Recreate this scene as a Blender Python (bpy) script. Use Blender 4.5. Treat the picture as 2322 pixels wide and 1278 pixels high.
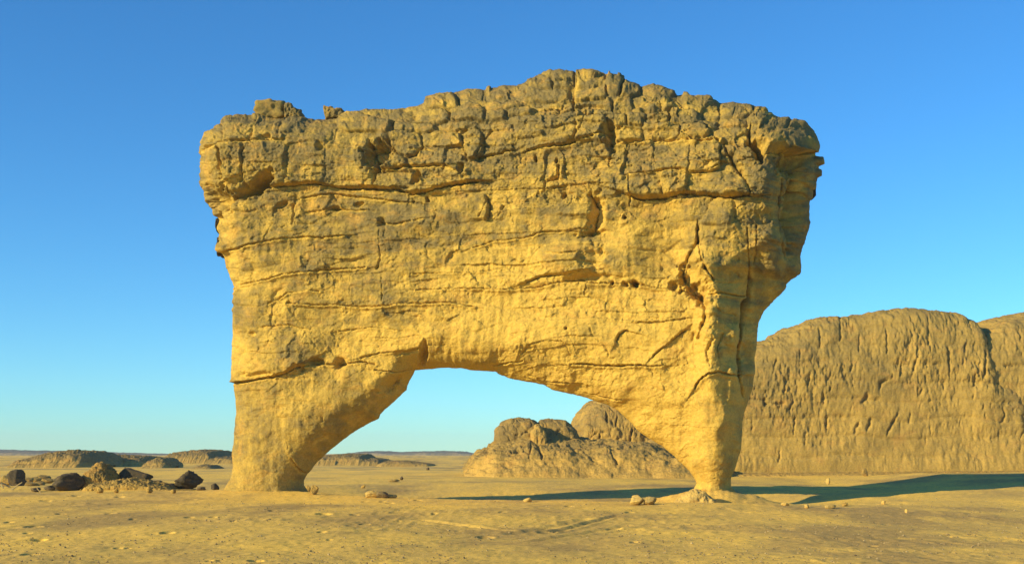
import bpy, math, random
import numpy as np
from mathutils import Vector
for o in list(bpy.data.objects): bpy.data.objects.remove(o)
S = bpy.context.scene
C = S.collection
R = math.radians
F32 = np.float32

# ------------------------------------------------------------------ camera
FPX, UC, VH, EYE = 2800.0, 1161.0, 1028.0, 1.7      # focal length (px), centre column, horizon row, eye height
cam = bpy.data.cameras.new('camera'); cam_o = bpy.data.objects.new('camera', cam); C.objects.link(cam_o)
cam.sensor_fit = 'HORIZONTAL'; cam.sensor_width = 36.0; cam.lens = FPX / 2322 * 36
cam.shift_y = (VH - 639) / 2322
cam.clip_start = 0.1; cam.clip_end = 30000
cam_o.location = (0, 0, EYE); cam_o.rotation_euler = (R(90), 0, 0)
S.camera = cam_o
S.render.resolution_x = 1024; S.render.resolution_y = 563

# ------------------------------------------------------------------ light
SUN_AZ, SUN_EL = 31.0, 18.0        # sun stands to the left and behind the camera; degrees off the picture plane, elevation
sd = Vector((-math.cos(R(SUN_AZ)) * math.cos(R(SUN_EL)), -math.sin(R(SUN_AZ)) * math.cos(R(SUN_EL)), math.sin(R(SUN_EL))))
sun = bpy.data.lights.new('sun', 'SUN'); sun.energy = 5.0; sun.angle = R(0.5); sun.color = (1.0, 0.815, 0.41)
sun_o = bpy.data.objects.new('sun', sun); C.objects.link(sun_o)
sun_o.rotation_euler = sd.to_track_quat('Z', 'Y').to_euler()
W = bpy.data.worlds.new('World'); S.world = W; W.use_nodes = True
wn = W.node_tree.nodes; wl = W.node_tree.links; wn.clear()
sky = wn.new('ShaderNodeTexSky'); sky.sky_type = 'NISHITA'; sky.sun_disc = False
sky.sun_elevation = R(SUN_EL); sky.sun_rotation = math.atan2(sd.x, sd.y)
sky.air_density = 1.0; sky.dust_density = 0.0; sky.ozone_density = 3.0; sky.altitude = 900
hsv = wn.new('ShaderNodeHueSaturation'); hsv.inputs['Saturation'].default_value = 1.15
bg = wn.new('ShaderNodeBackground'); bg.inputs['Strength'].default_value = 0.098
wo = wn.new('ShaderNodeOutputWorld')
wl.new(sky.outputs[0], hsv.inputs['Color']); tint = wn.new('ShaderNodeMix'); tint.data_type = 'RGBA'; tint.blend_type = 'MULTIPLY'; tint.inputs['Factor'].default_value = 1.0; tint.inputs['B'].default_value = (0.57, 1.07, 1.33, 1)   # the film's deep blue
wl.new(hsv.outputs[0], tint.inputs['A']); wl.new(tint.outputs['Result'], bg.inputs['Color']); wl.new(bg.outputs[0], wo.inputs[0])
S.view_settings.view_transform = 'Standard'; S.view_settings.look = 'None'
S.view_settings.exposure = 0.56; S.view_settings.gamma = 1.0

# ------------------------------------------------------------------ helpers
def hashf(ix, iy, iz, seed):
    h = (ix.astype(np.uint32) * np.uint32(374761393) + iy.astype(np.uint32) * np.uint32(668265263)
         + iz.astype(np.uint32) * np.uint32(2147483647 - 58) + np.uint32(seed * 7919 + 101))
    h = (h ^ (h >> np.uint32(13))) * np.uint32(1274126177)
    h = (h ^ (h >> np.uint32(16))) * np.uint32(2246822519)
    h = h ^ (h >> np.uint32(15))
    return h.astype(F32) * F32(1 / 4294967295.0)
def vnoise(x, y, z=None, seed=0):
    x = np.asarray(x, F32); y = np.asarray(y, F32)
    xi = np.floor(x); yi = np.floor(y); fx = x - xi; fy = y - yi
    xi = xi.astype(np.int64) + 100000; yi = yi.astype(np.int64) + 100000
    fx = fx * fx * fx * (fx * (fx * 6 - 15) + 10); fy = fy * fy * fy * (fy * (fy * 6 - 15) + 10)
    def lay(zi):
        a = hashf(xi, yi, zi, seed); b = hashf(xi + 1, yi, zi, seed)
        c = hashf(xi, yi + 1, zi, seed); d = hashf(xi + 1, yi + 1, zi, seed)
        t = a + (b - a) * fx
        return t + ((c + (d - c) * fx) - t) * fy
    if z is None: return lay(np.zeros_like(xi)) * 2 - 1
    z = np.asarray(z, F32); zi = np.floor(z); fz = z - zi; zi = zi.astype(np.int64) + 100000
    fz = fz * fz * fz * (fz * (fz * 6 - 15) + 10)
    a = lay(zi); b = lay(zi + 1)
    return (a + (b - a) * fz) * 2 - 1
def fbm(x, y, z=None, o=5, g=0.5, l=2.03, seed=0):
    s = 0; a = 1.0; t = 0.0; k = 1.0
    for i in range(o):
        s = s + a * vnoise(x * k + i * 17.3, y * k - i * 9.1, None if z is None else z * k + i * 5.7, seed + i); t += a; a *= g; k *= l
    return s / t * 1.6
def ridged(x, y, z=None, o=4, g=0.5, l=2.03, seed=0):
    s = 0; a = 1.0; t = 0.0; k = 1.0
    for i in range(o):
        s = s + a * (1 - 2 * np.abs(vnoise(x * k + i * 7.7, y * k + i * 3.1, None if z is None else z * k, seed + i))); t += a; a *= g; k *= l
    return s / t
def smooth(a, b, x):
    t = np.clip((x - a) / (b - a), 0, 1); return t * t * (3 - 2 * t)
def cellnoise(x, y, seed=0, jit=0.85, p=2.0):
    """F1, F2 and a random value per cell."""
    xi = np.floor(x); yi = np.floor(y)
    f1 = np.full(x.shape, 9.0, F32); f2 = np.full(x.shape, 9.0, F32); rid = np.zeros(x.shape, F32)
    for dx in (-1, 0, 1):
        for dy in (-1, 0, 1):
            cx = (xi + dx).astype(np.int64) + 100000; cy = (yi + dy).astype(np.int64) + 100000; zz = np.zeros_like(cx)
            px = xi + dx + 0.5 + (hashf(cx, cy, zz, seed) - 0.5) * jit
            py = yi + dy + 0.5 + (hashf(cx, cy, zz, seed + 1) - 0.5) * jit
            d = (np.abs(x - px) ** p + np.abs(y - py) ** p) ** (1 / p)
            r = hashf(cx, cy, zz, seed + 2)
            m = d < f1
            f2 = np.where(m, f1, np.minimum(f2, d)); rid = np.where(m, r, rid); f1 = np.where(m, d, f1)
    return f1, f2, rid
def facet(x, y, seed=0, jit=0.9):
    xi = np.floor(x); yi = np.floor(y); f1 = np.full(x.shape, 9.0, F32); h = np.zeros(x.shape, F32)
    for dx in (-1, 0, 1):
        for dy in (-1, 0, 1):
            cx = (xi + dx).astype(np.int64) + 100000; cy = (yi + dy).astype(np.int64) + 100000; zz = np.zeros_like(cx)
            qx = x - (xi + dx + 0.5 + (hashf(cx, cy, zz, seed) - 0.5) * jit); qy = y - (yi + dy + 0.5 + (hashf(cx, cy, zz, seed + 1) - 0.5) * jit)
            d = qx * qx + qy * qy; m = d < f1
            v = (hashf(cx, cy, zz, seed + 2) - 0.5) * 2 * qx + (hashf(cx, cy, zz, seed + 3) - 0.5) * 2 * qy + (hashf(cx, cy, zz, seed + 4) - 0.5) * 0.5
            h = np.where(m, v, h); f1 = np.where(m, d, f1)
    return h
def seg_dist(U, V, pts, closed=False):
    """distance to a polyline and the side (+ = above the line when it runs left to right)."""
    n = len(pts); best = np.full(U.shape, 1e9, F32); side = np.zeros(U.shape, F32)
    for i in range(n if closed else n - 1):
        ax, ay = pts[i]; bx, by = pts[(i + 1) % n]
        dx, dy = bx - ax, by - ay; L = dx * dx + dy * dy + 1e-9
        t = np.clip(((U - ax) * dx + (V - ay) * dy) / L, 0, 1)
        qx = U - ax - t * dx; qy = V - ay - t * dy; d = qx * qx + qy * qy
        m = d < best
        best = np.where(m, d, best); side = np.where(m, -(dx * (V - ay) - dy * (U - ax)), side)
    return np.sqrt(best), np.sign(side)
def inside(U, V, pts):
    c = np.zeros(U.shape, bool); n = len(pts)
    for i in range(n):
        ax, ay = pts[i]; bx, by = pts[(i + 1) % n]
        if ay == by: continue
        m = (V > min(ay, by)) & (V <= max(ay, by))
        c ^= m & (U < (bx - ax) * (V - ay) / (by - ay) + ax)
    return c
def tag(o, label=None, cat=None, group=None, kind=None):
    for k, v in (('label', label), ('category', cat), ('group', group), ('kind', kind)):
        if v: o[k] = v
    return o
def mesh_obj(name, P, Q, mat, parent=None, attrs=None, normals=None, smooth_=True):
    me = bpy.data.meshes.new(name)
    P = np.ascontiguousarray(P, F32); Q = np.ascontiguousarray(Q, np.int32)
    k = Q.shape[1]
    me.vertices.add(len(P)); me.vertices.foreach_set('co', P.ravel())
    me.loops.add(Q.size); me.loops.foreach_set('vertex_index', Q.ravel())
    me.polygons.add(len(Q)); me.polygons.foreach_set('loop_start', np.arange(0, Q.size, k, dtype=np.int32))
    me.polygons.foreach_set('loop_total', np.full(len(Q), k, np.int32))
    me.polygons.foreach_set('use_smooth', np.full(len(Q), smooth_))
    me.update(calc_edges=True)
    for an, av in (attrs or {}).items():
        a = me.attributes.new(an, 'FLOAT', 'POINT'); a.data.foreach_set('value', np.ascontiguousarray(av, F32))
    if normals is not None: me.normals_split_custom_set_from_vertices(np.ascontiguousarray(normals, F32))
    me.materials.append(mat)
    o = bpy.data.objects.new(name, me); C.objects.link(o)
    if parent: o.parent = parent
    return o
def empty(name, loc=(0, 0, 0)):
    o = bpy.data.objects.new(name, None); C.objects.link(o); o.location = loc; return o
def vert_normals(P, Q):
    a = P[Q[:, 0]]; b = P[Q[:, 1]]; c = P[Q[:, 2]]; d = P[Q[:, 3]]
    n = np.cross(c - a, d - b); N = np.zeros_like(P)
    for i in range(4): 
        for k in range(3): N[:, k] += np.bincount(Q[:, i], n[:, k], len(P))
    return N / (np.linalg.norm(N, axis=1, keepdims=True) + 1e-12)
def lerp_pts(pts, x):
    return np.interp(x, [p[0] for p in pts], [p[1] for p in pts])

# ------------------------------------------------------------------ materials
class NT:
    def __init__(s, name):
        s.m = bpy.data.materials.new(name); s.m.use_nodes = True; s.t = s.m.node_tree; s.t.nodes.clear()
        s.out = s.n('ShaderNodeOutputMaterial'); s.b = s.n('ShaderNodeBsdfPrincipled')
        s.l(s.b.outputs[0], s.out.inputs['Surface'])
        s.b.inputs['Specular IOR Level'].default_value = 0.12; s.b.inputs['Roughness'].default_value = 0.95
        s.co = s.n('ShaderNodeTexCoord').outputs['Object']
    def n(s, t): return s.t.nodes.new(t)
    def l(s, a, b): s.t.links.new(a, b)
    def noise(s, scale, detail=6, rough=0.55, stretch=(1, 1, 1), dist=0.0):
        mp = s.n('ShaderNodeMapping'); mp.inputs['Scale'].default_value = stretch; s.l(s.co, mp.inputs['Vector'])
        t = s.n('ShaderNodeTexNoise'); t.inputs['Scale'].default_value = scale; t.inputs['Detail'].default_value = detail
        t.inputs['Roughness'].default_value = rough; t.inputs['Distortion'].default_value = dist
        s.l(mp.outputs[0], t.inputs['Vector']); return t.outputs['Fac']
    def ramp(s, fac, stops):
        r = s.n('ShaderNodeValToRGB'); s.l(fac, r.inputs[0]); e = r.color_ramp.elements
        e[0].position, e[0].color = stops[0][0], (*stops[0][1], 1); e[1].position, e[1].color = stops[-1][0], (*stops[-1][1], 1)
        for p, c in stops[1:-1]: k = e.new(p); k.color = (*c, 1)
        return r.outputs[0]
    def math(s, op, a, b=None, clamp=False):
        m = s.n('ShaderNodeMath'); m.operation = op; m.use_clamp = clamp
        for i, v in enumerate((a, b)):
            if v is None: continue
            if isinstance(v, (int, float)): m.inputs[i].default_value = v
            else: s.l(v, m.inputs[i])
        return m.outputs[0]
    def mix(s, fac, a, b, mode='MIX'):
        m = s.n('ShaderNodeMix'); m.data_type = 'RGBA'; m.blend_type = mode; m.clamp_factor = True
        for sock, v in ((m.inputs['Factor'], fac), (m.inputs['A'], a), (m.inputs['B'], b)):
            if isinstance(v, (int, float)): sock.default_value = v
            elif isinstance(v, tuple): sock.default_value = (*v, 1)
            else: s.l(v, sock)
        return m.outputs['Result']
    def attr(s, name):
        a = s.n('ShaderNodeAttribute'); a.attribute_name = name; return a.outputs['Fac']
    def bump(s, h, dist, strength=1.0, prev=None):
        b = s.n('ShaderNodeBump'); b.inputs['Strength'].default_value = strength; b.inputs['Distance'].default_value = dist
        s.l(h, b.inputs['Height'])
        if prev: s.l(prev, b.inputs['Normal'])
        return b.outputs[0]
def rock_mat(name, fresh_lit, mid, patina, scale=1.0, bump=0.03, streak=True):  # palest tone: unweathered rock, on the arch also its painted sunlit lips
    t = NT(name)
    pat = t.attr('patina')
    n1 = t.noise(0.9 * scale, 8, 0.62); n2 = t.noise(5.0 * scale, 6, 0.6); n3 = t.noise(1.6 * scale, 6, 0.6, (1.0, 1.0, 0.22))
    n4 = t.noise(13 * scale, 6, 0.75)
    v = t.math('ADD', pat, t.math('MULTIPLY', t.math('SUBTRACT', n1, 0.5), 0.75))
    v = t.math('ADD', v, t.math('MULTIPLY', t.math('SUBTRACT', n2, 0.5), 0.55))
    if streak: v = t.math('ADD', v, t.math('MULTIPLY', t.math('SUBTRACT', n3, 0.5), 0.9))
    col = t.ramp(v, [(0.05, fresh_lit), (0.45, mid), (0.85, patina)])
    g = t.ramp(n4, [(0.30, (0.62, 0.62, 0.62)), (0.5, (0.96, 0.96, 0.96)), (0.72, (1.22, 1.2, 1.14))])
    rust = t.ramp(t.noise(1.1 * scale, 5, 0.65, (1, 1, 1.6), 0.6), [(0.52, (0, 0, 0)), (0.68, (1, 1, 1))])
    col = t.mix(t.math('MULTIPLY', rust, 0.6), col, (fresh_lit[0] * 0.92, fresh_lit[1] * 0.80, fresh_lit[2] * 0.85))
    col = t.mix(0.8, col, g, 'MULTIPLY')
    t.l(col, t.b.inputs['Base Color'])
    nn = t.bump(t.noise(9 * scale, 10, 0.68), bump * 2.4, 1.0)
    nn = t.bump(t.noise(45 * scale, 5, 0.7), bump * 0.35, 1.0, nn)
    t.l(nn, t.b.inputs['Normal'])
    return t.m
M = {}
M['arch'] = rock_mat('sandstone', (0.59, 0.395, 0.082), (0.375, 0.26, 0.064), (0.215, 0.163, 0.066))
M['cliff'] = rock_mat('cliff_sandstone', (0.43, 0.29, 0.076), (0.325, 0.225, 0.064), (0.235, 0.172, 0.06), 0.6, 0.03)
M['outcrop'] = rock_mat('outcrop_sandstone', (0.50, 0.325, 0.085), (0.385, 0.26, 0.075), (0.245, 0.175, 0.066), 0.7, 0.06)
M['dark'] = rock_mat('varnished_rock', (0.30, 0.215, 0.09), (0.10, 0.08, 0.05), (0.05, 0.041, 0.03), 1.5, 0.02, False)
M['stone'] = rock_mat('pale_stone', (0.56, 0.385, 0.115), (0.42, 0.295, 0.095), (0.24, 0.175, 0.07), 3.0, 0.01, False)
M['ridge'] = rock_mat('far_ridge_rock', (0.40, 0.30, 0.15), (0.17, 0.15, 0.11), (0.09, 0.09, 0.085), 0.06, 0.3, False)
t = NT('desert_floor')
ga = t.attr('sand')
n1 = t.noise(0.35, 6, 0.6, (1, 0.45, 1)); n2 = t.noise(3.0, 6, 0.65, (1, 0.6, 1)); n4 = t.noise(40, 4, 0.75); n5 = t.noise(7, 5, 0.75, (1, 0.55, 1))
v = t.math('ADD', ga, t.math('MULTIPLY', t.math('SUBTRACT', n1, 0.5), 1.1))
v = t.math('ADD', v, t.math('MULTIPLY', t.math('SUBTRACT', n2, 0.5), 0.8))
col = t.ramp(v, [(0.0, (0.46, 0.305, 0.09)), (0.45, (0.69, 0.455, 0.10)), (1.0, (0.86, 0.55, 0.095))])
g = t.ramp(n4, [(0.33, (0.55, 0.55, 0.57)), (0.5, (1.0, 1.0, 1.0)), (0.68, (1.35, 1.32, 1.22))])
g2 = t.ramp(n5, [(0.34, (0.40, 0.40, 0.42)), (0.48, (1, 1, 1)), (0.7, (1.22, 1.18, 1.08))])
col = t.mix(0.8, col, g, 'MULTIPLY'); col = t.mix(0.6, col, g2, 'MULTIPLY')
t.l(col, t.b.inputs['Base Color'])
nn = t.bump(t.noise(14, 6, 0.7), 0.009, 0.8); nn = t.bump(t.noise(60, 3, 0.7), 0.003, 0.8, nn); t.l(nn, t.b.inputs['Normal'])
M['ground'] = t.m
t = NT('pebble'); col = t.ramp(t.noise(1.7, 2, 0.5), [(0.3, (0.12, 0.09, 0.055)), (0.5, (0.27, 0.195, 0.09)), (0.7, (0.42, 0.31, 0.15))]); t.l(col, t.b.inputs['Base Color']); M['pebble'] = t.m
t = NT('dry_wood'); col = t.ramp(t.noise(9, 4, 0.6), [(0.3, (0.22, 0.165, 0.08)), (0.7, (0.38, 0.29, 0.14))]); t.l(col, t.b.inputs['Base Color']); M['wood'] = t.m

# ------------------------------------------------------------------ the desert floor
DIMPLES = [(76,1195,16),(69,1255,16),(104,1139,11),(380,1211,13),(89,1222,13),(434,1133,11),(176,1126,9),(272,1128,9),(29,1152,10),(251,1166,10),
 (275,1167,6),(429,1176,9),(138,1166,9),(63,1209,8),(735,1170,15),(1100,1212,17),(827,1190,11),(804,1170,9),(1238,1204,18),(1140,1165,7),(826,1137,8),(868,1137,8),(884,1141,8),
 (1440,1227,10),(1393,1196,14),(1428,1163,9),(1524,1165,5),(985,1168,7),(905,1181,5),(730,1208,9),(747,1222,6),(948,1134,8),(1040,1199,8),(580,1268,14),(268,1239,8),(290,1239,6),
 (2010,1190,8),(1895,1160,7),(1710,1219,6),(1775,1220,6),(475,1267,8),(500,1267,8),(530,1186,6),(484,1176,8),(300,1180,7),(20,1186,8),(160,1125,7),(560,1146,8),(620,1160,9),(690,1142,8),(1290,1150,9),(1980,1240,9),(2150,1215,8)]
def px_ground(u, v, z=0.0):
    Y = FPX * (EYE - z) / (v - VH); return (u - UC) * Y / FPX, Y
RFX, RFY = 7.85, 48.0         # right foot of the arch
LFX, LFY = -10.3, 52.2        # left foot
def ground_z(X, Y):
    X = np.asarray(X, F32); Y = np.asarray(Y, F32)
    yc = lerp_pts([(-40,52),(-16,51),(-8,50.2),(-2.6,46.5),(3.9,42.5),(10,40.5),(20,39),(60,36)], X)   # the crest in front of the arch
    a = 0.05 + 0.30 * smooth(-11, -4, X)
    z = -a * smooth(0.2, 4.0, Y - yc) * (1 - smooth(12, 30, Y - yc))
    z = z + 0.03 * np.exp(-((Y - yc + 1.2) / 3.0) ** 2) * smooth(-30, 0, X)
    zn = lerp_pts([(6,-.36),(9,-.46),(11,-.42),(12.2,-.28),(14.4,-.06),(17.6,.12),(23.4,.25),(40,.3)], X)      # the hollow right of the arch and the rise behind it
    zf = lerp_pts([(0,-.05),(13,-.10),(20,-.29),(24,.05),(27,.40),(34,.5),(60,.5)], X)
    zr = (zn + (zf - zn) * smooth(53, 66, Y)) * smooth(0.2, 4.5, Y - yc) * (1 - smooth(80, 93, Y)); w = smooth(6.5, 10, X); z = z + (zr - z) * w
    r = np.hypot((X - RFX) / 1.15, Y - RFY + 0.6); z = z + 0.68 * np.exp(-(r / 2.2) ** 2)
    r = np.hypot((X - LFX) / 1.5, Y - LFY); z = z + 0.16 * np.exp(-(r / 2.6) ** 2)
    z = z + 0.22 * np.exp(-(((X + 16.6) / 2.6) ** 2 + ((Y - 54.5) / 2.6) ** 2))       # rubble mound at the left
    z = z + 0.25 * np.exp(-(((X + 22.5) / 2.6) ** 2 + ((Y - 57) / 2.5) ** 2))
    z = z + 0.06 * vnoise(X * 0.16, Y * 0.11, None, 3) + 0.03 * vnoise(X * 0.5, Y * 0.4, None, 4)
    z = z + (0.9 * vnoise(X * 0.011, Y * 0.013, None, 8) + 0.25) * smooth(110, 260, Y)
    return z
def gz(x, y): return float(ground_z(np.array([x]), np.array([y]))[0])
def build_ground():
    us = np.concatenate([np.linspace(-3600, -240, 60, endpoint=False), np.linspace(-240, 2560, 980), np.linspace(2560, 5900, 61)[1:]])
    Ys = np.concatenate([np.linspace(2.0, 17.5, 24, endpoint=False), FPX * EYE / np.linspace(FPX * EYE / 17.5, FPX * EYE / 320, 300),
                         np.geomspace(330, 9000, 30)])
    Yg, Ug = np.meshgrid(Ys, us, indexing='ij'); Xg = (Ug - UC) * Yg / FPX
    Z = ground_z(Xg, Yg)
    near = 1 - smooth(60, 120, Yg)
    sand = 0.42 + 0.6 * fbm(Xg * 0.30, Yg * 0.16, None, 4, 0.6, seed=20)
    Z = Z + near * (0.014 * fbm(Xg * 1.3, Yg * 0.9, None, 3, seed=30) + 0.006 * fbm(Xg * 6, Yg * 3.4, None, 3, 0.6, seed=31))
    Z = Z + 0.10 * np.exp(-(np.hypot((Xg - RFX) / 1.15, Yg - RFY + 0.9) / 2.0) ** 2) * fbm(Xg * 1.6, Yg * 1.6, None, 4, 0.6, seed=38)
    # churned patches of loose sand
    ch = smooth(0.05, 0.5, fbm(Xg * 0.35, Yg * 0.25, None, 3, seed=33))
    Z = Z + near * (0.1 + ch) * 0.022 * ridged(Xg * 2.2, Yg * 1.4, None, 3, seed=34)
    for (u, v, w) in DIMPLES:
        x, y = px_ground(u, v); w = w * y / FPX
        dx = (Xg - x) / w; dy = (Yg - y) / (w * 1.5); q = dx * dx + dy * dy
        Z = Z - 1.05 * w * np.exp(-q ** 1.5) + 0.14 * w * np.exp(-((np.sqrt(q) - 1.35) / 0.45) ** 2)
    # wheel tracks and streaks of sand
    for (u0, v0, u1, v1, w) in [(1160,1206,1330,1178,0.16),(1210,1222,1420,1190,0.14),(1240,1205,1400,1172,0.1),(950,1178,1160,1200,0.12)]:
        a = px_ground(u0, v0); b = px_ground(u1, v1); d, s = seg_dist(Xg, Yg, [a, b]); Z = Z - 0.03 * np.exp(-(d / w) ** 2) + 0.02 * np.exp(-((d - 2 * w) / w) ** 2)
    for (u, v, w, k) in [(1555,1208,26,.5),(1745,1220,30,.6),(1120,1218,60,.5),(1700,1140,60,.3),(1480,1185,60,.3),(1600,1190,50,.35),(2060,1222,60,.35),(1950,1208,60,.3),(60,1222,40,.5),(530,1235,30,.5),(640,1166,60,.35),(1000,1150,90,.3),(1900,1247,60,.3),(2230,1247,60,.3),(880,1265,70,.4),(700,1158,50,.3)]:
        x, y = px_ground(u, v); w = w * y / FPX
        sand = sand + k * np.exp(-((Xg - x) / w) ** 2 - ((Yg - y) / (w * 1.1)) ** 2)
    sand = sand + 0.35 * np.exp(-(((Xg + 16.6) / 4) ** 2 + ((Yg - 53.5) / 2.5) ** 2)) + 0.4 * smooth(78, 96, Yg) * (1 - smooth(108, 140, Yg))
    nr, nc = Xg.shape; idx = np.arange(nr * nc).reshape(nr, nc)
    Q = np.stack([idx[:-1, :-1], idx[:-1, 1:], idx[1:, 1:], idx[1:, :-1]], -1).reshape(-1, 4)
    P = np.stack([Xg, Yg, Z], -1).reshape(-1, 3)
    return tag(mesh_obj('ground', P, Q, M['ground'], attrs={'sand': sand.ravel()}), kind='structure')
build_ground()

# ------------------------------------------------------------------ the arch
TOP = [(461,316),(470,300),(485,294),(504,281),(512,269),(534,265),(581,267),(640,271),(686,272),(714,273),(772,269),(784,261),(808,255),(831,248),(882,249),(900,249),(947,242),
 (966,232),(994,220),(1033,210),(1056,201),(1099,203),(1109,195),(1115,200),(1142,195),(1170,197),(1186,189),(1217,177),(1233,163),(1246,158),(1252,161),(1307,167),(1322,165),(1342,164),(1362,175),(1407,177),
 (1427,187),(1454,193),(1484,189),(1505,199),(1529,208),(1536,216),(1564,214),(1591,212),(1613,214),(1617,224),(1634,234),(1662,232),(1705,242),(1732,246),(1744,257),(1763,269),(1787,271),(1822,277),(1838,296)]
RIGHT = [(1838,296),(1847,316),(1852,332),(1846,343),(1846,355),(1867,357),(1869,371),(1855,375),(1854,384),(1862,387),(1863,398),(1853,400),(1848,410),(1848,426),(1841,430),(1841,447),(1832,453),(1834,504),(1828,527),
 (1822,543),(1812,582),(1813,606),(1811,620),(1780,642),(1776,657),(1752,683),(1731,705),(1720,731),(1717,762),(1713,793),(1710,819),(1709,845),(1704,880),(1698,902),(1689,929),(1682,959),(1680,986),(1678,1016),(1671,1043),(1663,1064),(1655,1082),(1656,1104),(1672,1124),(1690,1150)]
BOTR = [(1690,1150),(1560,1150)]
HOLE = [(1560,1150),(1572,1112),(1581,1095),(1573,1078),(1564,1065),(1540,1047),(1525,1029),(1503,1010),(1468,990),(1437,964),(1406,933),(1380,915),(1363,912),(1320,900),(1287,892),(1253,885),(1232,871),(1185,865),(1155,860),(1130,849),(1124,844),(1096,841),(1067,840),
 (1043,833),(1003,833),(970,837),(941,839),(937,849),(930,866),(924,885),(903,900),(873,925),(860,938),(858,947),(839,957),(801,978),(755,1012),(734,1031),(717,1048),(697,1070),(687,1088),(688,1100),(700,1122),(715,1150)]
BOTL = [(715,1150),(480,1150)]
LEFT = [(480,1150),(500,1122),(521,1087),(530,1057),(529,1023),(533,980),(535,938),(533,904),(529,870),(523,837),(524,782),(530,720),(531,701),(535,655),(528,640),(510,605),(504,577),(490,566),(488,540),(497,531),(490,520),(484,492),(481,478),(466,462),(461,426),(455,421),(456,380),(460,351),(461,316)]
OUT = TOP[:-1] + RIGHT[:-1] + BOTR[:-1] + HOLE[:-1] + BOTL[:-1] + LEFT[:-1]
def arch_mid(u): return lerp_pts([(440,52.3),(560,52.25),(700,52.1),(800,51.9),(900,51.55),(1000,51.1),(1100,50.6),(1200,50.1),(1300,49.6),(1400,49.1),(1500,48.65),(1600,48.25),(1700,47.95),(1900,47.5)], u)
SEEDS = [  # block centres and half sizes traced on the weathered cap
 (1525,353,39,34),(1597,357,33,40),(1450,361,29,38),(1405,353,18,22),(1462,420,35,28),(1531,414,27,24),(1599,414,38,28),(1654,390,16,28),(1666,433,20,14),(1630,480,30,24),(1591,472,22,24),(1705,480,33,27),(1650,343,15,13),
 (1501,296,43,16),(1491,269,25,16),(1435,306,23,18),(1442,273,18,15),(1400,277,20,12),(1572,300,30,16),(1548,269,29,16),(1654,310,34,20),(1658,281,30,10),(1615,285,16,12),(1527,234,21,17),(1431,203,22,16),(1396,195,15,18),(1454,226,19,15),
 (1405,240,25,16),(1480,242,21,14),(1576,234,25,16),(1591,218,24,7),(1615,253,18,14),(1670,250,37,15),(1740,281,43,22),(1752,332,36,20),(1818,308,31,33),(1726,251,18,8),(1488,203,32,12),
 (1139,218,42,14),(1141,246,45,10),(1126,267,25,10),(1188,260,38,12),(1060,261,39,16),(974,269,44,16),(1068,222,30,20),(1004,232,33,16),(1240,216,54,18),(1227,187,25,16),(1277,183,25,16),(1332,185,29,14),(1332,214,39,16),(1252,236,34,9),(1360,244,40,20),
 (1342,295,32,25),(1240,281,70,33),(1131,324,44,34),(1078,324,25,30),(1006,320,46,18),(929,336,30,28),(974,359,42,22),(1037,367,20,28),(947,296,47,10),(1033,292,40,14),(1322,367,43,33),(1260,379,20,27),(1369,422,23,16),(1309,461,33,22),(1260,431,16,22),
 (1006,426,70,12),(1086,471,21,21),(1125,473,18,23),
 (550,300,35,24),(612,301,31,24),(706,304,58,26),(534,367,26,37),(608,371,48,44),(702,375,43,46),(788,375,43,46),(494,371,14,36),(497,308,17,20),(831,285,57,16),(804,316,42,20),(900,266,60,13),(890,371,40,22),(902,410,40,18),(1180,205,20,14),(1290,240,24,14)]
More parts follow.
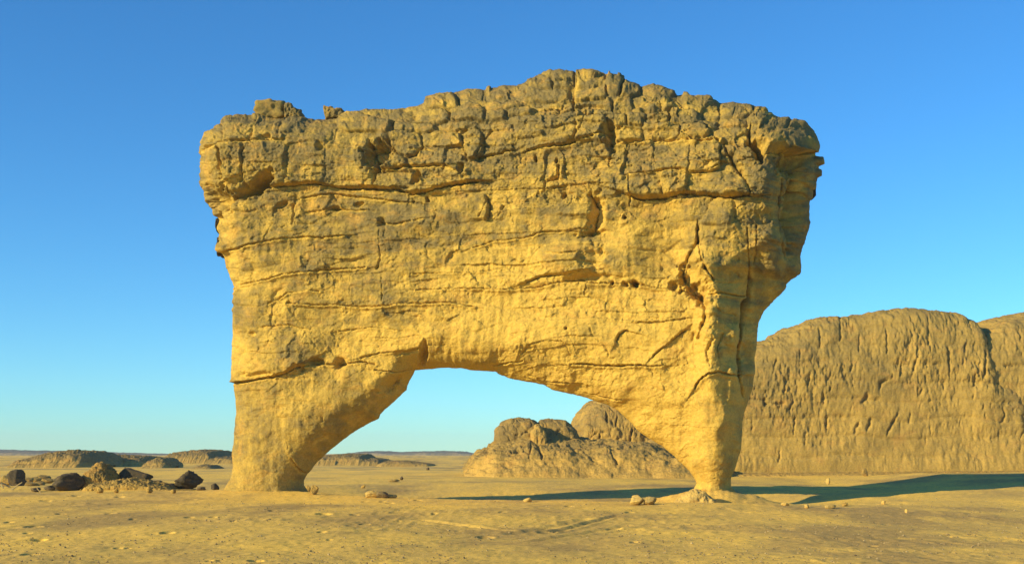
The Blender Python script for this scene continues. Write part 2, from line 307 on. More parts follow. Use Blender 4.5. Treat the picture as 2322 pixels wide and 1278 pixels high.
# polyline, half width (px), groove depth (m), lip of the bed above (m), lip height (px), lip of the bed below (m)
CR = [([(505,572),(557,557),(602,547),(638,543),(683,535),(737,541),(784,535)],2.6,.16,.10,30,.06),
 ([(537,663),(550,644),(607,630),(641,621),(670,617),(700,616),(760,610),(830,606)],2.6,.18,.06,26,.10),
 ([(649,687),(683,687),(717,689),(767,691),(810,695),(860,697),(890,695),(924,689),(979,688),(1025,687),(1075,695)],2.4,.16,.05,24,.10),
 ([(607,689),(632,676),(649,663),(700,657),(725,659)],2.2,.12,.03,16,.05),
 ([(940,621),(986,619),(1071,615),(1130,609),(1151,604)],2.0,.12,.03,20,.05),
 ([(948,657),(1024,655),(1109,655),(1151,657),(1177,653),(1227,649),(1265,640),(1320,634),(1342,642),(1388,642)],2.6,.16,.06,30,.10),
 ([(1388,642),(1438,640),(1480,650),(1529,656),(1585,668),(1640,668),(1690,672)],2.4,.2,.05,30,.06),
 ([(1122,826),(1164,818),(1189,815)],2.4,.14,.04,20,.05),
 ([(1295,824),(1320,824),(1363,828),(1439,828),(1468,829),(1503,828)],2.8,.26,.10,26,.10),
 ([(528,868),(564,864),(586,858),(619,853),(649,845),(670,834)],3.0,.26,.28,34,.06),
 ([(676,832),(719,826),(774,826),(818,820),(850,826)],2.6,.16,.06,20,.05),
 ([(818,811),(860,800),(920,796),(958,786)],2.4,.14,.08,18,.04),
 ([(850,838),(900,842),(935,836)],2.4,.14,.06,14,.05),
 ([(624,426),(675,422),(714,419),(745,422),(792,428),(855,428)],3.4,.30,.26,60,.0),
 ([(855,428),(900,431),(939,441),(978,437),(1013,426),(1053,418),(1084,414)],4.0,.34,.26,26,.06),
 ([(862,386),(900,386),(931,379),(1017,379),(1040,392)],3.2,.26,.16,20,.0),
 ([(1086,359),(1143,349),(1158,345)],2.6,.18,.14,30,.0),
 ([(1200,345),(1232,336),(1276,330),(1307,324),(1350,314),(1373,304)],3.0,.22,.16,30,.05),
 ([(1111,449),(1100,468),(1088,492)],3.6,.22,.0,10,.0),([(1141,469),(1132,486),(1119,498)],3.4,.22,.0,10,.0),
 ([(1240,414),(1236,433),(1201,451)],3.0,.20,.06,20,.0),([(1266,375),(1268,402),(1244,412)],3.4,.22,.0,10,.0),
 ([(1072,562),(1111,549),(1182,539),(1232,527),(1291,525),(1340,530)],2.2,.13,.06,26,.06),
 ([(1583,500),(1583,547),(1591,586),(1615,640)],4.0,.36,.0,10,.0),
 ([(1583,547),(1560,580),(1545,620),(1560,655)],5.0,.30,.0,10,.0),
 ([(1693,519),(1697,570),(1701,640),(1694,700)],4.0,.34,.0,10,.0),([(1714,512),(1716,551),(1710,602)],3.0,.26,.0,10,.0),
 ([(1430,443),(1450,449),(1497,446),(1556,438),(1615,443),(1654,450),(1700,446)],4.5,.34,.34,50,.0),
 ([(1385,325),(1440,322),(1486,318),(1556,318),(1630,324)],3.0,.24,.10,16,.08),
 ([(1419,398),(1486,388),(1552,386),(1583,394),(1630,379)],2.8,.22,.08,16,.06),
 ([(1702,285),(1697,306),(1700,326),(1716,336),(1726,370)],7.0,.60,.0,10,.0),
 ([(1640,330),(1660,365),(1690,410),(1700,440)],7.0,.40,.0,10,.0),
 ([(1776,405),(1772,470),(1770,540),(1774,580)],6.0,.26,.0,10,.0),
 ([(1740,352),(1770,345),(1800,350),(1840,345)],5.0,.4,.3,30,.0),
 ([(1585,668),(1600,700),(1597,730),(1585,765)],15,.7,.0,10,.0),
 ([(1690,690),(1684,745),(1674,810),(1676,850),(1684,900)],7.0,.5,.0,10,.0),
 ([(1575,880),(1586,863),(1608,848),(1630,843),(1660,850),(1678,850)],3.4,.26,.16,20,.10),
 ([(1397,775),(1406,758),(1419,751),(1441,756)],3.0,.16,.10,16,.0),
 ([(1448,731),(1494,731),(1555,723)],2.4,.10,.08,20,.0),([(1485,806),(1520,775),(1551,749)],3.2,.16,.10,20,.0),
 ([(1202,856),(1253,864),(1325,870)],2.8,.16,.08,16,.04),([(1341,892),(1413,902)],2.6,.12,.05,14,.04),
 ([(1187,799),(1202,782),(1236,773),(1278,775),(1295,803)],2.4,.09,.06,18,.0),
 ([(862,523),(864,586),(855,610)],2.4,.16,.0,10,.0),([(865,630),(871,685)],1.8,.10,.0,10,.0),([(793,617),(793,663)],1.8,.08,.0,10,.0),
 ([(662,1040),(679,1065),(691,1069)],3.0,.2,.08,16,.0),([(717,997),(738,987)],3.2,.16,.06,14,.0),([(655,1001),(655,1020)],2.6,.16,.0,10,.0),([(541,992),(541,1003)],2.6,.14,.0,10,.0),([(734,946),(736,956)],2.6,.12,.0,10,.0),
 ([(838,320),(845,350),(858,383),(855,430)],5.0,.45,.0,10,.0),
 ([(585,285),(580,310),(575,326)],4.0,.3,.0,10,.0),([(562,345),(558,370),(556,398)],3.0,.26,.0,10,.0),([(508,345),(505,368),(503,385)],3.4,.2,.0,10,.0),
 ([(470,345),(515,328),(575,326),(640,322)],3.0,.2,.08,20,.04),([(508,415),(540,405),(560,398)],2.6,.14,.08,16,.0),
 ([(614,510),(606,530),(602,547)],3.4,.18,.0,10,.0),([(664,466),(667,490),(662,508)],2.8,.16,.0,10,.0),
 ([(1300,255),(1300,205),(1310,180)],3.4,.24,.0,10,.0),([(1330,250),(1322,285),(1308,315)],3.4,.26,.0,10,.0),
 ([(1085,355),(1100,320),(1120,300)],2.6,.16,.0,10,.0),([(1170,330),(1185,305),(1205,285)],2.0,.10,.0,10,.0),
 ([(1338,440),(1355,470),(1345,520)],4.0,.3,.0,10,.0),([(1426,400),(1428,430),(1425,465)],3.0,.26,.0,10,.0),
 ([(930,345),(955,340),(985,345)],2.2,.12,.05,14,.0),([(1287,746),(1300,780),(1308,800)],2.0,.07,.0,10,.0),([(1340,745),(1345,760),(1370,780),(1382,805)],2.4,.08,.0,10,.0),
 ([(700,480),(760,475),(830,478)],2.4,.12,.06,20,.0),([(690,450),(760,440),(850,452),(930,460)],2.8,.16,.1,18,.04),([(860,505),(900,510),(960,498)],2.4,.12,.05,18,.0),
 ([(600,740),(650,735),(700,745)],2.4,.06,.04,18,.0),([(770,750),(840,742),(900,748)],2.2,.08,.04,14,.03),([(850,765),(900,768),(950,760)],2.2,.08,.04,14,.03),
 ([(1195,640),(1230,628),(1290,622),(1330,615)],3.6,.2,.14,24,.0),([(1245,575),(1280,580),(1310,572)],2.2,.1,.04,16,.0),
 ([(660,700),(700,760),(730,800)],5.0,.06,.0,10,.0),([(1620,770),(1605,800),(1612,830)],5.0,.16,.0,10,.0),([(1640,760),(1628,790),(1632,815)],4.0,.16,.0,10,.0)]
HOLES = [(581,426,48,13,-22,.75),(500,452,26,24,0,.55),(600,412,26,14,-30,.55),(862,357,30,30,-20,.75),(947,406,10,16,0,.35),(1050,386,8,14,0,.35),(1385,310,12,26,0,.45),(1352,487,16,46,8,.40),(1342,528,28,8,-8,.35),
 (719,820,15,8,0,.35),(774,824,12,8,-15,.35),(676,830,4,4,0,.2),(687,835,6,5,0,.22),(590,850,36,9,-6,.25),(1391,642,4,4,0,.3),(1417,644,5,5,0,.3),(1438,642,9,7,20,.45),(1529,648,13,10,0,.4),(1583,660,32,15,5,.55),
 (962,800,8,28,4,.45),(1572,630,24,36,-18,.6),(1345,585,30,18,-10,.3),(1330,630,40,8,-8,.3),(1790,375,30,24,20,.5),(1800,490,14,70,4,.4),(890,870,26,14,-40,.3),(1720,345,14,18,0,.5),(1287,746,3,3,0,.15),(1213,363,3,6,0,.25),(1262,363,3,6,0,.2),(568,756,10,7,-20,.15),(970,452,3,3,0,.2),(974,456,4,4,0,.2),(942,458,3,3,0,.2),(1416,494,4,4,0,.25),(1278,443,4,6,0,.25),(640,465,12,6,-30,.22),
 (492,498,9,14,15,.45),(495,548,8,12,0,.4),(762,475,8,4,0,.2),(818,464,10,4,0,.2),(868,505,10,9,0,.25),(736,340,7,8,0,.2),(614,318,14,5,-8,.22),(915,800,30,5,-10,.15),(1810,420,16,60,0,.3)]
BUMPS = [(660,345,190,70,0,.30),(1600,620,34,70,0,.45),(1612,760,30,120,0,.50),(1615,960,42,120,0,.25),(1650,600,30,120,0,.2),(1510,560,60,70,0,-.45),(1470,470,60,30,0,-.2),(1200,760,200,60,0,.20),(1050,790,120,40,0,.18),
 (700,930,110,60,-35,.18),(1160,560,200,60,0,-.12),(1780,470,30,90,0,-.35),(1750,560,28,90,0,.25),(1752,330,38,20,0,.35),(1240,290,80,40,0,.15),(600,760,60,40,0,-.08),(740,730,60,50,0,-.10),(905,870,30,22,0,-.22),(1290,585,70,36,0,.34),(1440,560,50,50,0,.12),
 (1420,880,70,30,20,.15),(1655,470,60,60,0,.15),(1690,760,14,90,0,-.2)]

def front_relief(U, V, dT):
    """relief of the rock face in metres, traced from the photograph plus weathering; also patina and block ids"""
    wu = 3.6 * vnoise(U / 34, V / 34, None, 41) + 1.9 * vnoise(U / 11, V / 11, None, 42) + 0.7 * vnoise(U / 4.5, V / 4.5, None, 43)
    wv = 2.8 * vnoise(U / 40, V / 30, None, 44) + 1.6 * vnoise(U / 12, V / 10, None, 45) + 0.7 * vnoise(U / 4.5, V / 4.5, None, 46)
    Uw = U + wu; Vw = V + wv
    capline = lerp_pts([(455,440),(620,424),(860,430),(1080,416),(1200,470),(1330,470),(1450,448),(1650,480),(1720,560),(1850,640)], U)
    cap = 1 - smooth(-14, 14, V - capline + 10 * vnoise(U / 60, V / 60, None, 47))
    H = np.zeros(U.shape, F32)
    for (u, v, ru, rv, a, h) in BUMPS:
        c, s = math.cos(R(a)), math.sin(R(a)); x = ((U - u) * c + (V - v) * s) / ru; y = (-(U - u) * s + (V - v) * c) / rv
        H += 1.45 * h * np.exp(-(x * x + y * y) ** 1.2)
    # traced blocks
    f1 = np.full(U.shape, 9.0, F32); f2 = np.full(U.shape, 9.0, F32); bid = np.full(U.shape, -1, np.int32); mn = np.ones(U.shape, F32); bdu = np.zeros(U.shape, F32); bdv = np.zeros(U.shape, F32)
    for i, (u, v, w, h) in enumerate(SEEDS):
        m0 = np.where((np.abs(U - u) < w * 2.6) & (np.abs(V - v) < h * 2.6))
        if not len(m0[0]): continue
        k = 0.12 * vnoise(np.array([i * 3.7]), np.array([0.5]), None, 5)[0]
        du = (Uw[m0] - u + k * (Vw[m0] - v)) / w; dv = (Vw[m0] - v + 0.1 * (Uw[m0] - u) * k) / h
        d = (np.abs(du) ** 5 + np.abs(dv) ** 5) ** 0.2
        a1 = f1[m0]; m = d < a1; bdu[m0] = np.where(m, du, bdu[m0]); bdv[m0] = np.where(m, dv, bdv[m0])
        f2[m0] = np.where(m, a1, np.minimum(f2[m0], d)); bid[m0] = np.where(m, i, bid[m0]); mn[m0] = np.where(m, min(w, h), mn[m0]); f1[m0] = np.where(m, d, a1)
    inb = 1 - smooth(1.15, 1.45, f1)
    e = np.clip(np.minimum(f2, 1.55) - f1, 0, 2) * 0.5 * mn
    rnd = hashf(bid.astype(np.int64) + 5, bid.astype(np.int64) * 3 + 9, np.zeros_like(bid, np.int64), 77) - 0.5
    soft = 1 - np.exp(-e / 3.5)
    gro = np.exp(-(e / 1.9) ** 2)
    tx = hashf(bid.astype(np.int64) + 5, bid.astype(np.int64) * 5 + 3, np.zeros_like(bid, np.int64), 78) - 0.5; ty = hashf(bid.astype(np.int64) + 9, bid.astype(np.int64) * 7 + 3, np.zeros_like(bid, np.int64), 79) - 0.5
    H += inb * np.clip(e / 2, 0, 1) * (tx * bdu * 0.16 + ty * bdv * 0.16)
    H += inb * (0.025 * soft + 0.32 * rnd * np.clip(e / 1.6, 0, 1) - 0.13 * gro * (0.4 + 0.8 * smooth(-0.4, 0.4, vnoise(U / 40, V / 40, None, 53))))
    # smaller joints and beds on the cap
    fa, fb, rr = cellnoise(Uw / 46 + 0.3 * V / 46, Vw / 21, 51, 0.9, 3.0)
    H += cap * (0.025 * (1 - np.exp(-(fb - fa) / 0.12)) + 0.06 * (rr - 0.5) * np.clip((fb - fa) / 0.08, 0, 1)) * (0.4 + 0.9 * smooth(0.0, 0.4, vnoise(U / 70, V / 50, None, 54)))
    fa, fb, rr = cellnoise(Uw / 120, Vw / 46, 61, 0.9, 3.5)
    body = (1 - cap) * (1 - smooth(640, 840, V))
    H += (body * 0.9 + 0.15) * (0.05 * (1 - np.exp(-(fb - fa) / 0.10)) + 0.08 * (rr - 0.5) * np.clip((fb - fa) / 0.08, 0, 1))
    # bedding
    vv = V + 12 * vnoise(U / 170, V / 80, None, 48) + 3 * vnoise(U / 40, V / 30, None, 49)
    for L, A, sd_ in ((31, .07, 1), (13, .035, 2)):
        s = vv / L; b = np.floor(s); f = s - b
        am = vnoise(U / 90, b * 3.3, None, 50 + sd_) * 0.5 + 0.5
        H += A * (0.35 + 0.65 * cap) * (1 - smooth(560, 800, V) * 0.75) * am * (1 - (2 * f - 1) ** 6)
    rg = np.random.default_rng(12); bl = np.cumsum(rg.choice([9, 13, 18, 26, 40], 70)) + 120.0
    vb = V - lerp_pts([(455,-6),(620,0),(860,8),(1080,-6),(1330,-16),(1450,-8),(1650,0),(1850,10)], U) + 9 * vnoise(U / 150, V / 120, None, 201) + 2.2 * vnoise(U / 30, V / 20, None, 202) + 0.9 * vnoise(U / 7, V / 7, None, 203)
    bi = np.searchsorted(bl, vb); bo = rg.random(90).astype(F32) - 0.5; bc = rg.random(90).astype(F32) - 0.5
    bam = (0.5 + 0.9 * (vnoise(U / 110, bi * 3.7, None, 204) * 0.5 + 0.5)) * (0.55 + 0.45 * cap) * (1 - 0.7 * smooth(840, 900, V)) * (0.25 + 0.75 * smooth(-0.35, 0.25, fbm(U / 160, V / 110, None, 2, seed=205)))
    H += 0.17 * bam * (bo[np.clip(bi, 0, 89)] + 0.5 * vnoise(U / 60, bi * 5.1, None, 206))
    # traced joints
    fresh_lit = np.zeros(U.shape, F32)
    for pts, w, dep, lip, lh, low in CR:
        w = w * (0.62 if lip or low else 0.8)
        us = [p[0] for p in pts]; vs = [p[1] for p in pts]; mg = max(lh * 2.2, w * 4, 30) + 12
        j = np.where((U > min(us) - mg) & (U < max(us) + mg) & (V > min(vs) - mg) & (V < max(vs) + mg))
        if not len(j[0]): continue
        d, s = seg_dist(U[j] + 0.5 * wu[j] + 1.1 * vnoise(U[j] / 5, V[j] / 5, None, 72), V[j] + 0.5 * wv[j] + 1.1 * vnoise(U[j] / 5, V[j] / 5, None, 73), pts)
        wob = 0.18 + 0.62 * smooth(-0.5, 0.6, vnoise(U[j] / 38, V[j] / 38, None, 70)) + 0.35 * (vnoise(U[j] / 9, V[j] / 9, None, 71) * 0.5 + 0.5)
        ww = w * wob
        g = -dep * (1.0 if lip or low else 1.3) * wob * np.exp(-(d / ww) ** 1.5)
        if lip: g = g + np.where(s > 0, 1.35 * lip * np.exp(-d / lh) * smooth(0, w * 0.8, d), 0)
        if low: g = g + np.where(s < 0, low * np.exp(-((d - 2.2 * w) / (2.0 * w)) ** 2), 0)
        H[j] += g
        fresh_lit[j] = np.maximum(fresh_lit[j], np.where(s < 0, np.exp(-(d / (w * 3.0)) ** 2), 0.4 * np.exp(-(d / w) ** 2)) * (1.0 if lip or low else 0.4))  # freshly broken rock, and sunlit lower lips of the joints put into the colour
    for (u, v, ru, rv, a, h) in HOLES:
        mg = max(ru, rv) * 1.9 + 8
        j = np.where((np.abs(U - u) < mg) & (np.abs(V - v) < mg))
        if not len(j[0]): continue
        c, s = math.cos(R(a)), math.sin(R(a)); x = ((Uw[j] - u) * c + (Vw[j] - v) * s) / ru; y = (-(Uw[j] - u) * s + (Vw[j] - v) * c) / rv
        rr_ = x * x + y * y; rr_ = rr_ * (1 + 0.55 * np.clip(fbm(U[j] / 15, V[j] / 15, None, 3, 0.6, seed=210 + int(u) % 50), -0.8, 0.9)); k = np.exp(-np.clip(rr_, 0, None) ** 1.8); H[j] -= 1.35 * h * k; fresh_lit[j] = np.maximum(fresh_lit[j], 0.6 * k)
    # plates, pits and grain
    n_big = fbm(U / 130, V / 100, None, 4, seed=80)
    H += (0.20 - 0.09 * cap) * n_big
    fm = (0.75 + 0.45 * cap) * (1 - 0.35 * smooth(840, 900, V)) * (0.35 + 0.65 * smooth(-0.2, 0.4, fbm(U / 90, V / 70, None, 2, seed=150)))
    H += fm * (0.085 * facet(Uw / 44, Vw / 34, 160) + 0.058 * facet(Uw / 19, Vw / 15, 170) + 0.034 * facet(Uw / 8, Vw / 7, 180))
    rough = 0.45 + 0.75 * cap + 0.35 * smooth(0.1, 0.7, fbm(U / 120, V / 60, None, 3, seed=85)) * smooth(640, 700, V) * (1 - smooth(830, 880, V))
    H += rough * (0.020 * fbm(U / 26, V / 19, None, 4, 0.55, seed=90) + 0.010 * ridged(Uw / 22, Vw / 15, None, 3, seed=95) + 0.016 * fbm(U / 6, V / 5, None, 3, 0.6, seed=99))
    # flaked plates
    q = fbm(Uw / 60, Vw / 42, None, 3, 0.5, seed=110); H += (0.05 * smooth(0.0, 0.10, q) + 0.04 * smooth(0.28, 0.40, q)) * (0.4 + 0.6 * cap) * (1 - smooth(900, 1000, V))
    H += 0.02 * vnoise(U / 9, V / 40, None, 120) + 0.06 * smooth(700, 880, V) * fbm(U / 48, V / 55, None, 3, 0.5, seed=125)
    # weathering colour of the rock, plus the painted sunlit lips below the joints
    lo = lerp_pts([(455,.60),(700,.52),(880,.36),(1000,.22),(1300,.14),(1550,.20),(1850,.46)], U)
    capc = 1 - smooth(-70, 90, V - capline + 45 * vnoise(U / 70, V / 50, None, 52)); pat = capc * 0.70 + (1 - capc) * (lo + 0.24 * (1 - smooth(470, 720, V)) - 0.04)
    leg = smooth(830, 900, V); pat = pat - 0.06 * leg + 0.40 * n_big * (1 - 0.6 * cap) * (1 - 0.6 * leg) + 0.5 * np.clip(fbm(U / 17, V / 13, None, 3, seed=133), -0.5, 0.5) * 0.6 * (1 - 0.5 * leg) + 0.3 * fbm(U / 22, V / 50, None, 3, seed=130) * 0.5 - 0.8 * fresh_lit
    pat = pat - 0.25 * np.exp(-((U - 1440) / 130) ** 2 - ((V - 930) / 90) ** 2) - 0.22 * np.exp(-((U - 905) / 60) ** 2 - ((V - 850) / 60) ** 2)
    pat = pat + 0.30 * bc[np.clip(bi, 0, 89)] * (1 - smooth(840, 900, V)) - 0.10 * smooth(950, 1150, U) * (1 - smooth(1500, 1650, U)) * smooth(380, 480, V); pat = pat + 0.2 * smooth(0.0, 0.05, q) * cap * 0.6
    return H, pat, np.where((inb > 0.5) & (cap > 0.5), bid, -1)

def arch_sheet(step, side):
    us = np.arange(440, 1890, step, dtype=F32); vs = np.arange(145, 1152, step, dtype=F32)
    U, V = np.meshgrid(us, vs)
    dt, _ = seg_dist(U, V, TOP); dr, _ = seg_dist(U, V, RIGHT); dl, _ = seg_dist(U, V, LEFT); dh, _ = seg_dist(U, V, HOLE)
    db, _ = seg_dist(U, V, BOTR); db2, _ = seg_dist(U, V, BOTL)
    ins = inside(U, V, OUT)
    d = np.minimum(np.minimum(np.minimum(dt, dr), np.minimum(dl, dh)), np.minimum(db, db2)) * np.where(ins, 1, -1)
    q = ins[:-1, :-1] & ins[:-1, 1:] & ins[1:, 1:] & ins[1:, :-1]
    use = np.zeros(ins.shape, bool); use[:-1, :-1] |= q; use[:-1, 1:] |= q; use[1:, 1:] |= q; use[1:, :-1] |= q
    deg = np.zeros(ins.shape, np.int8); deg[:-1, :-1] += q; deg[:-1, 1:] += q; deg[1:, 1:] += q; deg[1:, :-1] += q
    gv, gu = np.gradient(d, step)
    gl = np.hypot(gu, gv) + 1e-6; gu /= gl; gv /= gl
    bnd = use & (deg < 4)
    U = np.where(bnd, U - gu * d, U); V = np.where(bnd, V - gv * d, V)
    def g(x, p=2.3): return (1 - (1 - np.clip(x, 0, 1)) ** p) ** (1 / p)
    rt = lerp_pts([(455,75),(780,85),(950,190),(1200,270),(1350,280),(1650,230),(1780,130),(1870,90)], U)
    rr = 1.25 * lerp_pts([(150,60),(330,75),(390,100),(560,90),(640,120),(720,62),(850,48),(1000,38),(1100,34)], V) * (1 + 0.3 * vnoise(V / 45, V / 45 + 9, None, 155))
    rl = lerp_pts([(250,60),(480,70),(700,110),(900,120),(1040,105),(1090,50),(1130,36)], V)
    wr = smooth(900, 1150, U); rh = 62 + 68 * wr; ph = 1.5 + 0.2 * wr
    tf = g(dt / rt) * g(dr / rr, 1.3) * g(dl / rl) * g(dh / rh, ph)
    tf = np.where(bnd & (np.minimum(db, db2) > 6), 0, tf)
    tmax = lerp_pts([(150,2.4),(400,2.4),(600,2.2),(800,1.9),(900,1.7),(1000,1.5),(1100,1.4),(1150,1.6)], V)
    T = tmax * tf
    m = use.ravel()
    idx = np.full(m.size, -1, np.int64); idx[m] = np.arange(m.sum()); idx = idx.reshape(ins.shape)
    Q = np.stack([idx[1:, :-1], idx[1:, 1:], idx[:-1, 1:], idx[:-1, :-1]], -1)[q]
    Uf = U.ravel()[m]; Vf = V.ravel()[m]; Tf = T.ravel()[m]; tff = tf.ravel()[m]; df = np.maximum(d.ravel()[m], 0)
    nu = -gu.ravel()[m]; nv = -gv.ravel()[m]
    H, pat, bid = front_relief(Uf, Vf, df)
    if side > 0:     # the back: plain weathering, meeting the front along the outline
        Hb = 0.3 * fbm(Uf / 140, Vf / 90, None, 5, 0.55, seed=140); H = Hb + (H - Hb) * np.exp(-(df / 12) ** 2); Q = Q[:, ::-1]
    Ym = arch_mid(Uf); Y = Ym - Tf if side < 0 else Ym + Tf * 0.9
    ray = Y if side < 0 else Ym
    X = (Uf - UC) * ray / FPX; Z = EYE + (VH - Vf) * ray / FPX
    w = np.clip(tff, 0, 1) ** 0.8
    nx = nu * (1 - w) + side * math.sin(R(12)) * w; ny = side * w; nz = -nv * (1 - w)
    nx = np.where(Vf > 1100, nx, nx)
    L = np.sqrt(nx * nx + ny * ny + nz * nz) + 1e-6
    edge = 0.35 + 0.65 * np.clip(tff * 2, 0, 1)
    H = H * edge
    P = np.stack([X + H * nx / L, Y + H * ny / L, Z + H * nz / L], -1)
    return P, Q, pat, bid, Uf, Vf
def build_arch():
    root = empty('natural_arch', (-1.0, 50.0, 0.0)); off = np.array(root.location, F32)
    tag(root, 'huge yellow sandstone arch standing on two tapering rock pillars', 'rock arch')
    P, Q, pat, bid, Uf, Vf = arch_sheet(1.55, -1)
    N = vert_normals(P, Q)
    fu = Uf[Q].mean(1); fv = Vf[Q].mean(1)
    fb = bid[Q[:, 0]]
    region = np.zeros(len(Q), np.int32)                      # 0 body
    lc = np.interp(fu, [440, 535, 586, 650, 720, 860, 945], [872, 870, 858, 845, 826, 830, 838])
    rc = np.interp(fu, [1120, 1300, 1500, 1575, 1608, 1660, 1720], [824, 825, 829, 880, 848, 850, 850])
    region[(fu < 1000) & (fv > lc)] = 1; region[(fu > 1118) & (fv > rc)] = 2
    capline = np.interp(fu, [455,620,860,1080,1200,1330,1450,1650,1720,1850], [440,424,430,416,470,470,448,480,560,640]); region[fv < capline] = 3
    cnt = np.bincount(fb[fb >= 0], minlength=len(SEEDS))
    region = np.where((fb >= 0) & (cnt[np.clip(fb, 0, None)] > 60), 10 + fb, region)
    for r in (0, 1, 2, 3):                                   # keep each region in one piece, strays become blocks
        fi = np.where(region == r)[0]; q = Q[fi]; vi, inv = np.unique(q, return_inverse=True); q = inv.reshape(-1, 4); l = np.arange(len(vi))
        for _ in range(400):
            m = l[q].min(1); l2 = l.copy()
            for k in range(4): np.minimum.at(l2, q[:, k], m)
            l2 = l2[l2]
            if (l2 == l).all(): break
            l = l2
        c = l[q[:, 0]]; ids, n_ = np.unique(c, return_counts=True)
        for j, i_ in enumerate(ids[np.argsort(-n_)][1:]): region[fi[c == i_]] = 1000 + 100 * r + j
    names = {0: ('body', 'smooth yellow middle of the arch crossed by thin bedding cracks'), 1: ('pillar', 'broad pillar flaring at its foot, on the left of the opening'),
             2: ('pillar', 'narrow waisted pillar right of the opening'), 3: ('cap', 'olive brown weathered top of the arch, jointed into blocks')}
    for r in np.unique(region):
        q = Q[region == r]; vi, inv = np.unique(q, return_inverse=True); q = inv.reshape(q.shape)
        nm, lab = names.get(int(r), ('block', None))
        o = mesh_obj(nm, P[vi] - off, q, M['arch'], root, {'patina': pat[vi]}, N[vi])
        if lab: o['label'] = lab
    P, Q, pat, *_ = arch_sheet(3.6, 1)
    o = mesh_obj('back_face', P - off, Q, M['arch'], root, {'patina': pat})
    return root
ARCH = build_arch()

